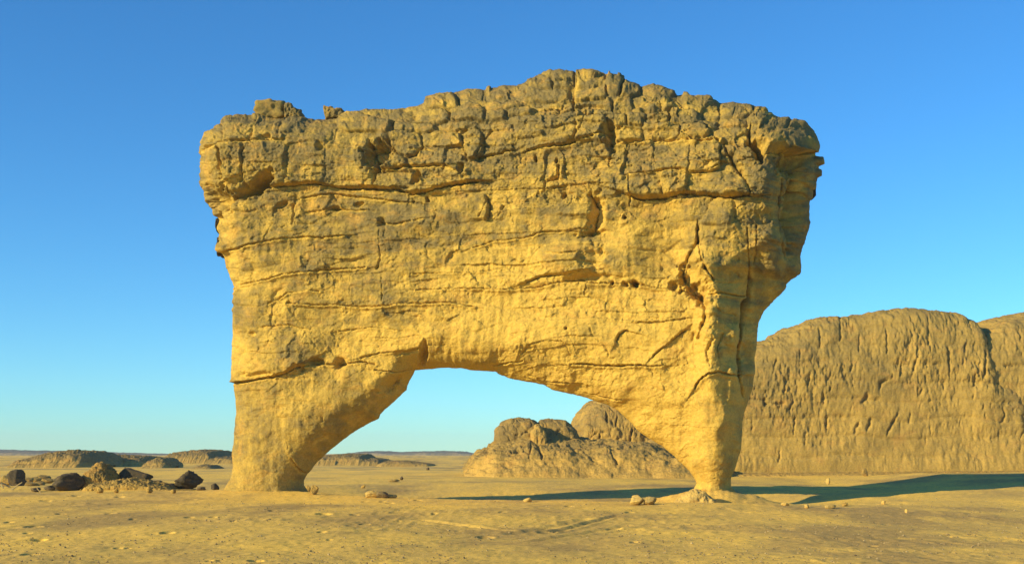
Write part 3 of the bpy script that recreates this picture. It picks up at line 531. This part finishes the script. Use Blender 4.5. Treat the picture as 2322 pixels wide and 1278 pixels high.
# ------------------------------------------------------------------ background rocks
def loaf(name, top, Y, D, mat, label=None, cat=None, group=None, kind=None, du=2.0, ns=120, p=0.45, flare=0.0, rough=0.5, flute=0.0, pat=(0.2, 0.8), seed=1, parent=None, slant=0.0, sink=0.6, strata=0.0, lumps=0.0, marks=()):
    """a rock mass whose skyline is traced; it stands on the plain at distance Y and is D metres deep"""
    top = np.array(top, float); yr = Y + D * 0.5
    yp = Y + D * (0.5 if p > 0.6 else 0.3 if p > 0.4 else 0.08)       # where the skyline is: the front brow of a boxy cliff, the crest of a round mound
    us = np.arange(top[0, 0], top[-1, 0] + du, du); X = (us - UC) * yp / FPX
    vt = np.interp(us, top[:, 0], top[:, 1]); base = ground_z(X, np.full_like(X, yr))
    h = np.maximum(EYE + (VH - vt) * yp / FPX - base, 0.02)
    td = np.linspace(0, 1, 4001); td = 0.5 - 0.5 * np.cos(np.pi * td); td = np.concatenate([td ** 3 * 0.5, 1 - (td[::-1] ** 3) * 0.5])    # dense profile, then even steps along its length
    sd0 = np.abs(np.sin(td * math.pi)) ** p; cd0 = np.sign(np.cos(td * math.pi)) * np.abs(np.cos(td * math.pi)) ** p
    al = np.concatenate([[0], np.cumsum(np.hypot(np.diff(sd0) * h.max(), np.diff(cd0) * D / 2) * np.where(td[1:] < 0.55, 1.0, 0.35))]); q_ = np.interp(np.linspace(0, al[-1], ns), al, np.arange(len(al)))
    st = np.interp(q_, np.arange(len(al)), sd0); ct = np.interp(q_, np.arange(len(al)), cd0); th = np.interp(q_, np.arange(len(al)), td) * math.pi
    endw = np.clip(np.minimum(us - us[0], us[-1] - us) / max((us[-1] - us[0]) * 0.12, 1), 0, 1); De = D * (0.15 + 0.85 * np.sqrt(endw)) 
    Z = base[:, None] + h[:, None] * st[None] ; Yy = yr - De[:, None] / 2 * ct[None]
    Yy = Yy - flare * np.exp(-st[None] / 0.16) * (th[None] < math.pi / 2) + slant * h[:, None] * st[None] * (th[None] < 9)
    Z = Z - sink * (1 - smooth(0, 0.10, st))[None]
    Xg = np.repeat(X[:, None], ns, 1)
    P = np.stack([Xg, Yy, Z], -1)
    a = np.gradient(P, axis=0); b = np.gradient(P, axis=1); N = np.cross(a, b); N /= np.linalg.norm(N, axis=2, keepdims=True) + 1e-9
    s = 1 / max(h.max(), 0.5)
    x, y, z = Xg * s, Yy * s, Z * s
    zf = np.clip(st, 0, 1)[None] + 0 * Z
    hm = h.max()
    up = smooth(0.25, 0.7, zf + 0.12 * vnoise(x * 3, y * 3, z * 3, seed + 3))
    wx = x + 0.06 * vnoise(x * 8, y * 8, z * 8, seed + 9); wz = z + 0.06 * vnoise(x * 8, y * 8, z * 8 + 50, seed + 9)
    H = rough * hm * (0.07 * fbm(x * 2, y * 2, z * 2, 5, 0.5, seed=seed) + 0.035 * ridged(wx * 6, y * 6, wz * 6, 4, seed=seed + 20) * (0.35 + 0.65 * up))
    if flute:
        ux = (x + 0.25 * y) + 0.012 * vnoise(x * 40, y * 40, z * 40, seed + 29)
        H += flute * hm * (0.45 + 0.75 * smooth(-0.3, 0.5, fbm(x * 5, y * 5, z * 5, 3, seed=seed + 28))) * ((0.006 * facet(ux * 15, wz * 10, seed + 30) * (0.4 + 0.6 * up) + 0.007 * facet(ux * 50, z * 30, seed + 31) * (0.35 + 0.65 * up)) + 0.006 * fbm(x * 40, y * 30, z * 26, 3, 0.6, seed=seed + 33) + 0.004 * (cellnoise(ux * 26, z * 17, seed + 35, 0.9, 3.0)[2] - 0.5) * up
                      - 0.010 * smooth(0.44, 0.60, fbm(x * 44, y * 24, z * 26, 2, seed=seed + 39)) * (0.3 + 0.7 * up))
    if strata:
        q = (z + 0.02 * vnoise(x * 3, y * 3, z * 3, seed + 40)) * 9; f = q - np.floor(q); H += strata * hm * 0.04 * (1 - (2 * f - 1) ** 6) * (vnoise(x * 4, y * 4, np.floor(q) * 3.1, seed + 41) * 0.5 + 0.6)
    if lumps:
        f1, f2, rr = cellnoise((x + 0.3 * y) * 6 + vnoise(x * 9, z * 9, None, seed) * 0.3, z * 8, seed + 50, 0.9, 2.6); H += lumps * hm * (0.06 * (1 - np.exp(-(f2 - f1) / 0.2)) + 0.07 * (rr - 0.5) * np.clip((f2 - f1) / 0.15, 0, 1))
    H *= smooth(0.0, 0.10, zf) * np.clip(h / hm * 3, 0, 1)[:, None]
    if len(marks):                                           # joints and pockets traced on the face
        Um = UC + Xg * FPX / Yy; Vm = VH - (Z - EYE) * FPX / Yy; fr = th[None] < 1.6
        for pts, w, dep in marks:
            us_ = [q[0] for q in pts]; vs_ = [q[1] for q in pts]; mg = 4 * w + 6
            j = np.where(fr & (Um > min(us_) - mg) & (Um < max(us_) + mg) & (Vm > min(vs_) - mg) & (Vm < max(vs_) + mg))
            if not len(j[0]): continue
            d, s_d = seg_dist(Um[j] + 1.8 * vnoise(Um[j] / 6, Vm[j] / 6, None, 301), Vm[j] + 1.8 * vnoise(Um[j] / 6, Vm[j] / 6, None, 302), pts)
            H[j] -= dep * np.exp(-(d / w) ** 2) * (0.6 + 0.5 * vnoise(Um[j] / 9, Vm[j] / 9, None, 303))
    P = P + N * H[..., None]
    pa = pat[0] + (pat[1] - pat[0]) * up + 0.25 * fbm(x * 4, y * 4, z * 4, 3, seed=seed + 60) + 0.4 * (H / hm) 
    nu, nv = us.size, ns; idx = np.arange(nu * nv).reshape(nu, nv)
    Q = np.stack([idx[:-1, :-1], idx[1:, :-1], idx[1:, 1:], idx[:-1, 1:]], -1).reshape(-1, 4)
    o = mesh_obj(name, P.reshape(-1, 3), Q, mat, parent, {'patina': pa.ravel()})
    return tag(o, label, cat, group, kind)

CLIFF_MARKS = [([(1864,896),(1868,912)],4,.5),([(1955,912),(1965,898)],4.5,.55),([(1960,908),(1990,906)],2,.25),([(1995,880),(1996,868),(2020,856)],2.2,.35),([(1790,926),(1796,912)],3,.4),([(1731,917),(1755,914),(1778,916)],2.5,.4),([(1731,905),(1733,920)],3,.4),
 ([(1827,980),(1824,1006)],2.5,.3),([(2010,984),(2020,966),(2034,940)],2.6,.4),([(2102,728),(2106,778)],2,.3),([(1974,950),(1966,975)],3,.35),([(1945,962),(1938,978)],3,.35),([(1874,946),(1873,976)],3,.4),([(1800,948),(1798,984)],2,.25),([(2273,928),(2276,944),(2268,958)],2.6,.35),
 ([(2279,829),(2306,826)],2.2,.35),([(1768,1022),(1766,1046)],2,.2),([(2064,938),(2062,956)],2.5,.3),([(2090,885),(2084,896)],2.5,.3),([(2009,750),(2012,800)],1.8,.25),([(1860,745),(1858,790)],2,.25),([(1905,720),(1907,770)],2,.25),([(1950,760),(1946,800)],2,.25),([(2150,790),(2153,850)],2,.3),([(2190,780),(2184,830)],2.2,.3),
 ([(2210,850),(2206,900)],2,.25),([(2045,830),(2040,850)],2.5,.3),([(2073,820),(2070,838)],3,.4),([(1930,828),(1926,846)],2.5,.3),([(1885,870),(1880,884)],2.5,.3),([(1835,850),(1830,872)],2.4,.3),([(1780,860),(1776,890)],2.5,.3),([(1760,820),(1752,845)],2.5,.3),([(1815,800),(1812,830)],2,.25),([(2236,752),(2233,800),(2230,860)],2.2,.4)]
_rm = random.Random(77)
for _ in range(150):
    u_ = _rm.uniform(1700, 2322); v_ = _rm.uniform(735, 985) if _rm.random() < 0.85 else _rm.uniform(900, 1040); l_ = _rm.uniform(5, 22)
    CLIFF_MARKS.append(([(u_, v_), (u_ + _rm.uniform(-4, 2), v_ + l_)], _rm.uniform(1.0, 2.0), _rm.uniform(.04, .12)))
OUT_MARKS = [([(1171,987),(1195,980)],2,.35),([(1160,1029),(1178,1022)],2.4,.4),([(1196,1026),(1199,1032)],3.5,.45),([(1264,1007),(1272,1014)],3,.35),([(1219,1006),(1225,1030),(1230,1045)],2.2,.4),([(1072,1048),(1073,1056)],2.5,.35),([(1266,976),(1277,968)],2,.3),([(1262,980),(1258,992)],2,.3),([(1205,1010),(1200,1040)],2,.3),([(1340,1040),(1360,1050)],3,.35),([(1385,1030),(1400,1052)],2.5,.35),([(1300,1020),(1330,1024)],2.4,.3)]
DOME_MARKS = [([(1376,940),(1378,962)],2.2,.5),([(1340,992),(1352,984),(1372,980)],2.2,.4),([(1362,988),(1356,1008)],2.2,.5),([(1434,975),(1428,1000)],2.4,.5),([(1325,965),(1320,985)],2,.4),([(1400,945),(1398,965)],2,.35)]
loaf('cliff', [(1560,1010),(1600,900),(1640,830),(1690,800),(1716,782),(1760,765),(1800,750),(1840,722),(1880,710),(1930,708),(1985,700),(2030,704),(2090,700),(2150,704),(2195,708),(2200,716),(2220,720),(2232,745),(2240,800),(2262,850),(2330,910),(2400,1010)], 99, 16, M['cliff'],
     'long tan rock cliff with fluted face rising behind the right pillar', 'cliff', 'cliffs behind the arch', du=1.6, ns=230, p=0.27, flare=1.2, rough=0.4, flute=0.7, strata=0.35, pat=(0.2, 0.55), seed=11, slant=0.05, marks=CLIFF_MARKS)
loaf('cliff', [(1980,1010),(2080,900),(2180,780),(2234,752),(2255,742),(2280,725),(2300,717),(2330,712),(2400,700),(2520,720),(2620,800),(2700,1010)], 99, 17, M['cliff'],
     'second tan cliff beyond the notch, cut off by the right picture edge', 'cliff', 'cliffs behind the arch', du=1.8, ns=200, p=0.27, flare=1.2, rough=0.4, flute=0.7, strata=0.35, pat=(0.2, 0.55), seed=23, slant=0.05, marks=CLIFF_MARKS)
# outcrop seen through the arch
oc = empty('rock_outcrop', (4.0, 95, 0)); tag(oc, 'crumbling brown rock outcrop with two flat knobs seen under the arch', 'rock outcrop')
def under(parent, o): 
    o.parent = parent; o.matrix_parent_inverse.identity(); l = parent.location
    co = np.zeros(len(o.data.vertices) * 3, F32); o.data.vertices.foreach_get('co', co); co = co.reshape(-1, 3) - np.array(l, F32); o.data.vertices.foreach_set('co', co.ravel()); o.data.update(); return o
under(oc, loaf('base', [(1056,1056),(1068,1044),(1085,1024),(1110,1020),(1130,1005),(1180,995),(1260,996),(1330,1002),(1400,1005),(1440,1004),(1475,1010),(1520,1020),(1560,1030),(1620,1050)], 90, 14, M['outcrop'], du=1.4, ns=150, p=0.85, flare=2.2, rough=1.3, lumps=0.08, strata=1.3, pat=(0.0, 0.55), seed=31, marks=OUT_MARKS))
under(oc, loaf('knob', [(1122,1000),(1127,985),(1128,975),(1140,962),(1160,954),(1200,951),(1216,958),(1228,985),(1232,1000)], 94, 7, M['outcrop'], du=1.0, ns=120, p=0.45, rough=0.55, lumps=0.35, strata=0.35, pat=(0.35, 0.7), seed=41, marks=OUT_MARKS))
under(oc, loaf('knob', [(1212,1000),(1218,965),(1228,954),(1250,953),(1280,954),(1296,966),(1306,980),(1309,1000)], 94.5, 7, M['outcrop'], du=1.0, ns=120, p=0.45, rough=0.55, lumps=0.35, strata=0.35, pat=(0.35, 0.7), seed=43, marks=OUT_MARKS))
s_ = under(oc, loaf('spire', [(1200,1000),(1206,975),(1214,958),(1224,957),(1234,972),(1240,1000)], 92.5, 3.0, M['outcrop'], du=0.8, ns=100, p=0.6, rough=1.0, pat=(-0.25, -0.15), seed=45)); s_['label'] = 'orange freshly broken slab between the two knobs'
loaf('rock_dome', [(1296,1020),(1303,985),(1308,960),(1322,940),(1338,925),(1352,916),(1370,910),(1400,908),(1430,914),(1465,935),(1500,970),(1530,1020)], 108, 14, M['outcrop'],
     'rounded brown rock dome behind the outcrop under the arch', 'rock dome', du=1.2, ns=150, p=0.45, rough=0.7, flute=1.0, lumps=0.35, pat=(0.05, 0.6), seed=51, marks=DOME_MARKS)
loaf('rock_mound', [(1420,1060),(1440,1030),(1470,1000),(1500,985),(1540,990),(1575,1010),(1600,1060)], 97, 9, M['cliff'],
     'pale scree cone showing between the outcrop and the right pillar', 'scree', du=1.4, ns=100, p=0.8, rough=0.5, pat=(0.2, 0.35), seed=55)
loaf('scree_bank', [(1330,1080),(1380,1074),(1430,1072),(1480,1074),(1530,1075),(1600,1072),(1700,1073),(1800,1072),(1900,1071),(2050,1070),(2200,1069),(2400,1067),(2600,1074)], 93.5, 5, M['outcrop'],
     'low orange bank of broken scree along the cliff foot', 'scree', du=2, ns=50, p=0.9, rough=2.2, lumps=0.5, pat=(0.05, 0.25), seed=57)
# low hills at the left
HILLS = [([(40,1050),(60,1042),(90,1034),(115,1026),(150,1020),(185,1020),(205,1024),(222,1036),(236,1052)],150,16,'low brown rock hill, highest one at the far left','rock hill',61),
 ([(222,1052),(236,1034),(255,1029),(290,1031),(330,1033),(345,1040),(352,1050)],165,14,'low brown rock hill behind the jagged slabs','rock hill',63),
 ([(330,1054),(345,1042),(362,1035),(378,1036),(388,1046),(394,1054)],150,8,'small tan hillock in front of the long low hill','rock hill',65),
 ([(370,1044),(400,1025),(430,1020),(470,1018),(492,1020),(502,1030),(540,1034),(560,1036),(640,1040)],190,22,'long low hill with a dark rounded end beside the left pillar','rock hill',67),
 ([(440,1060),(460,1050),(480,1052),(496,1062)],140,6,'low dark hummock on the plain beside the left pillar','rock hill',69),
 ([(700,1046),(740,1030),(790,1027),(825,1028),(835,1036),(860,1038),(880,1044),(890,1048)],185,20,'low tan ridge just right of the left pillar','rock hill',71),
 ([(855,1050),(880,1042),(920,1041),(950,1045),(985,1050)],180,8,'small orange bank in the gap under the arch','rock hill',73)]
for pts, Y, D, lab, cat, sd_ in HILLS:
    loaf('rock_hill', [(a, b + 2.5) for a, b in pts], Y, D, M['outcrop'], lab, cat, 'low hills on the plain', du=1.0, ns=70, p=0.55, rough=1.1, lumps=0.7, strata=0.5, flare=2.5, pat=(0.2, 0.95), seed=sd_)
def ridge_line(pts, Y, D, seed): return loaf('far_ridge', pts, Y, D, M['ridge'], kind='structure', du=3, ns=40, p=0.6, rough=1.0, lumps=0.8, pat=(0.2, 0.7), seed=seed, sink=3)
ridge_line([(-900,1024),(-400,1016),(-100,1019),(0,1021),(60,1022),(130,1024),(230,1027),(330,1029),(500,1030),(620,1031),(760,1031),(830,1024),(860,1023),(900,1026),(950,1024),(1000,1023),(1045,1024),(1075,1028),(1120,1030),(1400,1029),(1800,1026),(2500,1022),(3300,1024)], 900, 200, 81)

# ------------------------------------------------------------------ boulders and stones
import bmesh
_ico = {}
def ico(n):
    if n not in _ico:
        bm = bmesh.new(); bmesh.ops.create_icosphere(bm, subdivisions=n, radius=1)
        _ico[n] = (np.array([v.co[:] for v in bm.verts], F32), np.array([[v.index for v in f.verts] for f in bm.faces], np.int32)); bm.free()
    return _ico[n]
def boulder_pts(size, planes, seed, n=4, rough=0.05, k=60.0, nplanes=9):
    d, Fc = ico(n); rs = random.Random(seed)
    pl = list(planes)
    for i in range(nplanes):
        v = Vector((rs.gauss(0, 1), rs.gauss(0, 1), rs.gauss(0, 0.8))).normalized(); pl.append((v.x, v.y, v.z, rs.uniform(0.72, 1.0)))
    acc = np.zeros(len(d), F32)
    for (a, b, c, r) in pl:
        L = math.sqrt(a * a + b * b + c * c); t = np.clip((d[:, 0] * a + d[:, 1] * b + d[:, 2] * c) / L / r, 0.0, None); acc += t ** k
    acc += 0.75 ** k
    r = acc ** (-1 / k)
    P = d * r[:, None]
    P = P * (1 + rough * (fbm(P[:, 0] * 2.6 + seed, P[:, 1] * 2.6, P[:, 2] * 2.6, 5, 0.62, seed=seed)[:, None] * 1.3 + 0.5 * ridged(P[:, 0] * 4 + seed, P[:, 1] * 4, P[:, 2] * 4, 3, seed=seed + 7)[:, None]))
    return P * np.array(size, F32), Fc
def boulder(name, u, v, hw, hh, label, cat, mat, planes=(), seed=1, depth=0.9, rot=0.0, n=4, rough=0.06, group=None, sink=0.25, nplanes=9, pat=0.6, Y=None, parent=None, k=60.0):
    """stands on the ground where its foot shows at pixel (u, v); hw, hh half width and height in pixels"""
    z = 0.0; y = Y
    if y is None:
        y = FPX * EYE / (v - VH)
        for _ in range(12): y = FPX * (EYE - gz((u - UC) * y / FPX, y)) / (v - VH)
    x = (u - UC) * y / FPX; s = y / FPX
    P, Fc = boulder_pts((hw * s, hw * s * depth, hh * s * (1 + sink)), planes, seed, n, rough, nplanes=nplanes, k=k)
    c, s2 = math.cos(rot), math.sin(rot)
    P = np.stack([P[:, 0] * c - P[:, 1] * s2, P[:, 0] * s2 + P[:, 1] * c, P[:, 2]], -1)
    zz = gz(x, y) - P[:, 2].min() - 2 * hh * s * sink * 0.5
    o = mesh_obj(name, P, Fc, mat, parent, {'patina': np.full(len(P), pat, F32)})
    o.location = (x, y + hw * s * depth * 0.5, zz); tag(o, label, cat, group); return o
SH = [(0.75, -0.66, 0.12, 0.62)]       # a broad face turned away from the sun
boulder('boulder', 36, 1090, 17, 13, 'dark rounded boulder at the far left edge', 'boulder', M['dark'], SH, 3, rough=0.13, Y=60, nplanes=5)
boulder('boulder', 154, 1112, 36, 15, 'large dark angular boulder with a vertical seam, left of the jagged slabs', 'boulder', M['dark'], [(0.72, -0.69, 0.05, 0.55), (0.1, 0, 1, 0.85), (-0.6, -0.3, 0.8, 0.75)], 5, rough=0.13)
boulder('boulder', 191, 1109, 9, 10, 'small dark boulder tucked against the large dark angular boulder', 'boulder', M['dark'], SH, 7, Y=57.5)
loaf('rock_crag', [(196,1108),(204,1090),(208,1074),(218,1064),(228,1053),(239,1049),(245,1060),(256,1068),(264,1078),(268,1100)], 55.0, 2.2, M['outcrop'],
     'pale upright rock crag with a dark right side, tallest of the left group', 'rock', du=0.7, ns=110, p=0.85, rough=2.0, lumps=0.5, strata=0.6, pat=(0.1, 0.45), seed=91, sink=0.2)
boulder('angular_rock', 300, 1096, 42, 20, 'long dark leaning slab right of the pale rock crag', 'rock', M['dark'], [(0.35, -0.93, 0.15, 0.45), (0.45, 0, 0.9, 0.62)], 11, rough=0.06, Y=56, rot=-0.25, depth=0.5)
boulder('boulder', 424, 1122, 31, 15, 'dark fin-shaped boulder nearest the left pillar', 'boulder', M['dark'], [(0.8, -0.6, 0.1, 0.5), (0.75, 0.0, 0.66, 0.72), (-0.8, 0, 0.55, 0.6)], 13, rough=0.13, Y=54.2)
boulder('boulder', 487, 1120, 8, 6, 'small dark pointed stone at the foot of the left pillar', 'stone', M['dark'], SH, 15, n=3, Y=54.0)
rs = random.Random(4)
for i, (u, v, a, b, y_, lab) in enumerate([(112,1108,13,5,55,'low dark slab just left of the large dark angular boulder'),(216,1110,12,6,53,'dark broken slab at the left end of the rubble mound'),(345,1100,16,7,55,'dark wedge-shaped slab at the right end of the jagged slabs'),(378,1112,14,5,54,'low dark slab left of the fin-shaped boulder'),(456,1120,9,4,53.5,'flat dark slab between the fin-shaped boulder and the left pillar'),(78,1108,12,4,54,'flat dark slab in front of the leaning slab pile')]):
    boulder('angular_rock', u, v, a, b, lab, 'rock', M['dark'], [(0.6, -0.6, 0.5, 0.6), (-0.3, 0, 0.95, 0.6)], 400 + i, n=3, rough=0.14, Y=y_, sink=0.3, pat=0.35)
# rubble heap in front of the slabs: pieces one can pick out
loaf('rubble_mound', [(196,1112),(212,1100),(232,1096),(262,1092),(285,1087),(305,1086),(330,1090),(352,1095),(380,1100),(405,1108),(425,1116),(440,1121)], 52.5, 3.2, M['outcrop'],
     'crusty tan rubble mound lying below the jagged slabs', 'mound', du=1.5, ns=70, p=0.9, rough=3.0, lumps=1.1, pat=(0.1, 0.4), seed=59, sink=0.1)
RUB = [(225,1112,7,4,50.9),(262,1119,6,3,50.6),(338,1120,7,3,50.4),(392,1122,6,3,50.3)]
RL = ['leftmost of the small stones along the front of the rubble mound', 'second small stone from the left along the front of the rubble mound', 'small tan stone at the right part of the rubble mound front', 'small stone below the dark fin-shaped boulder']
for i, (u, v, a, b, y_) in enumerate(RUB):
    boulder('rubble_stone', u, v, a, b, RL[i], 'stone', M['outcrop'], (), 100 + i, n=3, rough=0.16, group='stones of the rubble mound', sink=0.55, pat=0.1 + 0.3 * rs.random(), Y=y_)
FLAT = [(58,1096,16,5),(78,1092,15,5),(96,1088,16,5),(70,1101,14,4),(108,1095,12,5),(45,1099,12,4),(88,1099,12,4),(12,1100,14,9)]
FL = ['tan slab in the middle of the leaning pile, right of the dark rounded boulder', 'tan slab at the back of the leaning pile, centre', 'rearmost and topmost tan slab of the leaning pile', 'tan slab at the front of the leaning pile, centre',
      'rightmost tan slab of the leaning pile, nearest the large dark boulder', 'leftmost tan slab of the leaning pile, below the dark rounded boulder', 'front right tan slab of the leaning pile', 'lone tan rock at the left picture edge beside the dry branches']
for i, (u, v, a, b) in enumerate(FLAT):
    boulder('angular_rock', u, v, a, b, FL[i], 'rock', M['outcrop'], [(0.3, -0.3, 0.9, 0.6)], 140 + i, n=3, rough=0.08, group='leaning slab pile at the far left', sink=0.3, pat=0.2 + 0.4 * rs.random())
STN = [(712,1121,9,7,'orange stone leaning against the foot of the left pillar','outcrop',.0,4),(699,1117,6,6,'upright brown stone tight against the foot of the left pillar','outcrop',.4,3),
 (845,1127,14,5,'crusty tan stone, left end of the sunken rim between the pillars','stone',.3,4),(868,1128,12,5,'low dark stone of the sunken rim between the pillars','dark',.3,3),(888,1128,9,4,'small tan stone at the right end of the sunken rim','stone',.3,3),
 (1198,1137,9,4,'pale stone lying before the long shadow between the pillars','stone',.1,3),
 (1446,1144,17,7,'pale crumbly boulder left of the right pillar','stone',.15,4),(1474,1144,14,6,'brown broken boulder touching the pale crumbly one','stone',.6,4),
 (1781,1146,7,3,'pale stone, leftmost on the crest right of the right pillar','stone',.1,3),(1830,1151,5,4,'pale stone at the tip of the long shadow','stone',.1,3),
 (1884,1152,11,3,'flat tan stone below the edge of the long shadow','stone',.4,3),(1917,1147,6,3,'rusty stone beside the lower edge of the long shadow','outcrop',.1,3),(2004,1143,5,3,'pale stone below the middle of the long shadow','stone',.1,3),(2056,1163,3,4,'tiny white stone right of the shadow','stone',-.3,3),
 (1878,1092,6,5,'tan boulder on the plain before the cliff foot','stone',.3,3),(1962,1079,6,6,'brown stone at the cliff foot','outcrop',.6,3),(2212,1076,6,4,'dark stone on the upper edge of the long shadow','dark',.5,3),
 (1283,1078,9,6,'dark brown boulder at the foot of the outcrop under the arch','outcrop',.9,3),(893,1092,10,2,'low reddish stone on the plain under the arch','outcrop',.4,3),(911,1088,4,3,'tiny dark stone behind the low reddish stone','dark',.4,3),(970,1065,4,2,'lone dark stone far out on the plain under the arch','dark',.3,3),(824,1106,4,3,'small orange stone on the plain right of the left pillar','outcrop',.0,3)]
for i, (u, v, a, b, lab, m, pt, n) in enumerate(STN):
    boulder('boulder' if a > 12 else 'stone', u, v, a, b, lab, 'boulder' if a > 12 else 'stone', M[m], (), 200 + i, n=n, rough=0.11, pat=pt, sink=0.3)
# the wedge of rock running down from the right foot
loaf('slanting_rock', [(1512,1147),(1526,1141),(1540,1130),(1552,1120),(1564,1111),(1578,1107),(1590,1112),(1606,1124),(1630,1146)], 44.6, 0.9, M['stone'],
     'pale slanting ledge of rock running down from the right pillar', 'rock', du=0.8, ns=60, p=0.9, rough=1.6, lumps=0.2, pat=(0.1, 0.2), seed=93, sink=0.15)
# loose blocks on top of the arch
def top_block(u0, u1, v0, v1, seed, mat=M['arch'], pat=0.7, planes=()):
    u = (u0 + u1) / 2; Y = arch_mid(u) - 0.3; s = Y / FPX; P, Fc = boulder_pts(((u1 - u0) / 2 * s * 1.25, 0.8, (v1 - v0) / 2 * s * 1.3), [(0, 0, 1, .75), (0, 0, -1, .75), (1, 0, 0, .8), (-1, 0, 0, .8), (0, -1, 0, .75)] + list(planes), seed, 4, 0.12, k=20, nplanes=3)
    loc = np.array([(u - UC) * s, Y, EYE + (VH - (v0 + v1) / 2) * s], F32)
    o = mesh_obj('block', P + loc - np.array(ARCH.location, F32), Fc, M['arch'], ARCH, {'patina': np.full(len(P), pat, F32)}); return o
top_block(584, 648, 234, 276, 301)['label'] = 'squared block perched on the left end of the cap'
top_block(650, 668, 240, 276, 303, pat=1.0); top_block(664, 686, 254, 276, 305, pat=1.0)
top_block(738, 760, 249, 274, 307); top_block(756, 782, 254, 274, 309, pat=.9)
for (u0, u1, v0, v1, sd_) in [(458,474,300,346,311),(454,466,352,382,313),(484,498,490,520,315),(487,502,534,574,317),(1836,1856,352,440,319)]:
    o = top_block(u0, u1, v0, v1, sd_, pat=1.1); o.name = 'flake'; o.data.materials[0] = M['dark']; o.location.y += 0.9
# dry sticks
def stick(pts, r, label):
    vs = []; n = 6
    for i, (x, y, z) in enumerate(pts):
        for k in range(n): a = 2 * math.pi * k / n; q = r * (1 - 0.5 * i / (len(pts) - 1)); vs.append((x + q * math.cos(a), y + q * math.sin(a) * 0.6, z + q * math.sin(a)))
    q = [(i * n + k, i * n + (k + 1) % n, (i + 1) * n + (k + 1) % n, (i + 1) * n + k) for i in range(len(pts) - 1) for k in range(n)]
    o = mesh_obj('dry_branch', np.array(vs), np.array(q), M['wood']); tag(o, label, 'branch')
for (a, b, Y, r, lab) in [((2,1082),(24,1094),56,.05,'long pale dry branch leaning across the left picture edge'),((8,1100),(0,1088),55.5,.04,'short dry branch at the very left edge'),((92,1112),(80,1098),53.5,.03,'thin pale stick standing in the sand left of the large dark boulder'),((23,1104),(46,1086),55,.05,'thick dry branch beside the dark rounded boulder'),((763,1204),(770,1194),27.4,.012,'tiny pale twig stuck in the foreground sand')]:
    P = []
    for k in range(4):
        f = k / 3; u = a[0] + (b[0] - a[0]) * f; v = a[1] + (b[1] - a[1]) * f; P.append(((u - UC) * Y / FPX + 0.02 * math.sin(k * 2.1), Y + 0.15 * f, EYE + (VH - v) * Y / FPX))
    z0 = gz(P[0][0], P[0][1]); dz = min(p[2] for p in P) - z0 + 0.02
    stick([(p[0], p[1], p[2] - dz) for p in P], r, lab)

# ------------------------------------------------------------------ gravel, too much to count
def gravel():
    rg = np.random.default_rng(5); n = 9000
    v = 1125 + (1300 - 1125) * rg.random(n) ** 0.75; u = -60 + 2440 * rg.random(n)
    Y = FPX * EYE / (v - VH); X = (u - UC) * Y / FPX
    keep = vnoise(X * 0.7, Y * 0.5, None, 401) + 0.9 * rg.random(n) > 0.15
    X, Y = X[keep], Y[keep]; n = len(X); Zz = ground_z(X, Y)
    s = (0.008 + 0.022 * rg.random(n) ** 3.0) * (0.8 + Y / 60)
    base = np.array([(1, 0, 0), (-.4, .9, 0), (-.6, -.7, 0), (.3, -.8, .1), (.1, .2, .75), (-.35, -.2, .6)], F32)
    fc = np.array([(0, 1, 4), (1, 2, 5), (1, 5, 4), (2, 3, 5), (3, 4, 5), (3, 0, 4)], np.int32)
    a = rg.random(n) * 6.28; c, q = np.cos(a)[:, None], np.sin(a)[:, None]
    b = base[None] * (1 + 0.35 * (rg.random((n, 6, 3)) - 0.5)) * s[:, None, None]
    x = b[..., 0] * c - b[..., 1] * q + X[:, None]; y = b[..., 0] * q + b[..., 1] * c + Y[:, None]; z = b[..., 2] + Zz[:, None] + 0.005
    P = np.stack([x, y, z], -1).reshape(-1, 3); Fq = (fc[None] + (np.arange(n) * 6)[:, None, None]).reshape(-1, 3)
    tag(mesh_obj('gravel', P, Fq, M['pebble'], smooth_=False), 'fine brown gravel scattered over the sandy foreground', 'gravel', kind='stuff')
gravel()

# ------------------------------------------------------------------ haze
def haze():
    x0, x1, y0, y1, z0, z1 = -2200, 2200, -60, 1500, -8, 24
    P = np.array([(x, y, z) for x in (x0, x1) for y in (y0, y1) for z in (z0, z1)])
    Q = np.array([(0, 1, 3, 2), (4, 6, 7, 5), (0, 4, 5, 1), (2, 3, 7, 6), (0, 2, 6, 4), (1, 5, 7, 3)])
    m = bpy.data.materials.new('haze'); m.use_nodes = True; nt = m.node_tree; nt.nodes.clear()
    v = nt.nodes.new('ShaderNodeVolumePrincipled'); v.inputs['Color'].default_value = (0.80, 0.88, 0.95, 1); v.inputs['Density'].default_value = 0.00028
    o = nt.nodes.new('ShaderNodeOutputMaterial'); nt.links.new(v.outputs[0], o.inputs['Volume'])
    tag(mesh_obj('haze', P, Q, m, smooth_=False), kind='stuff')
haze()
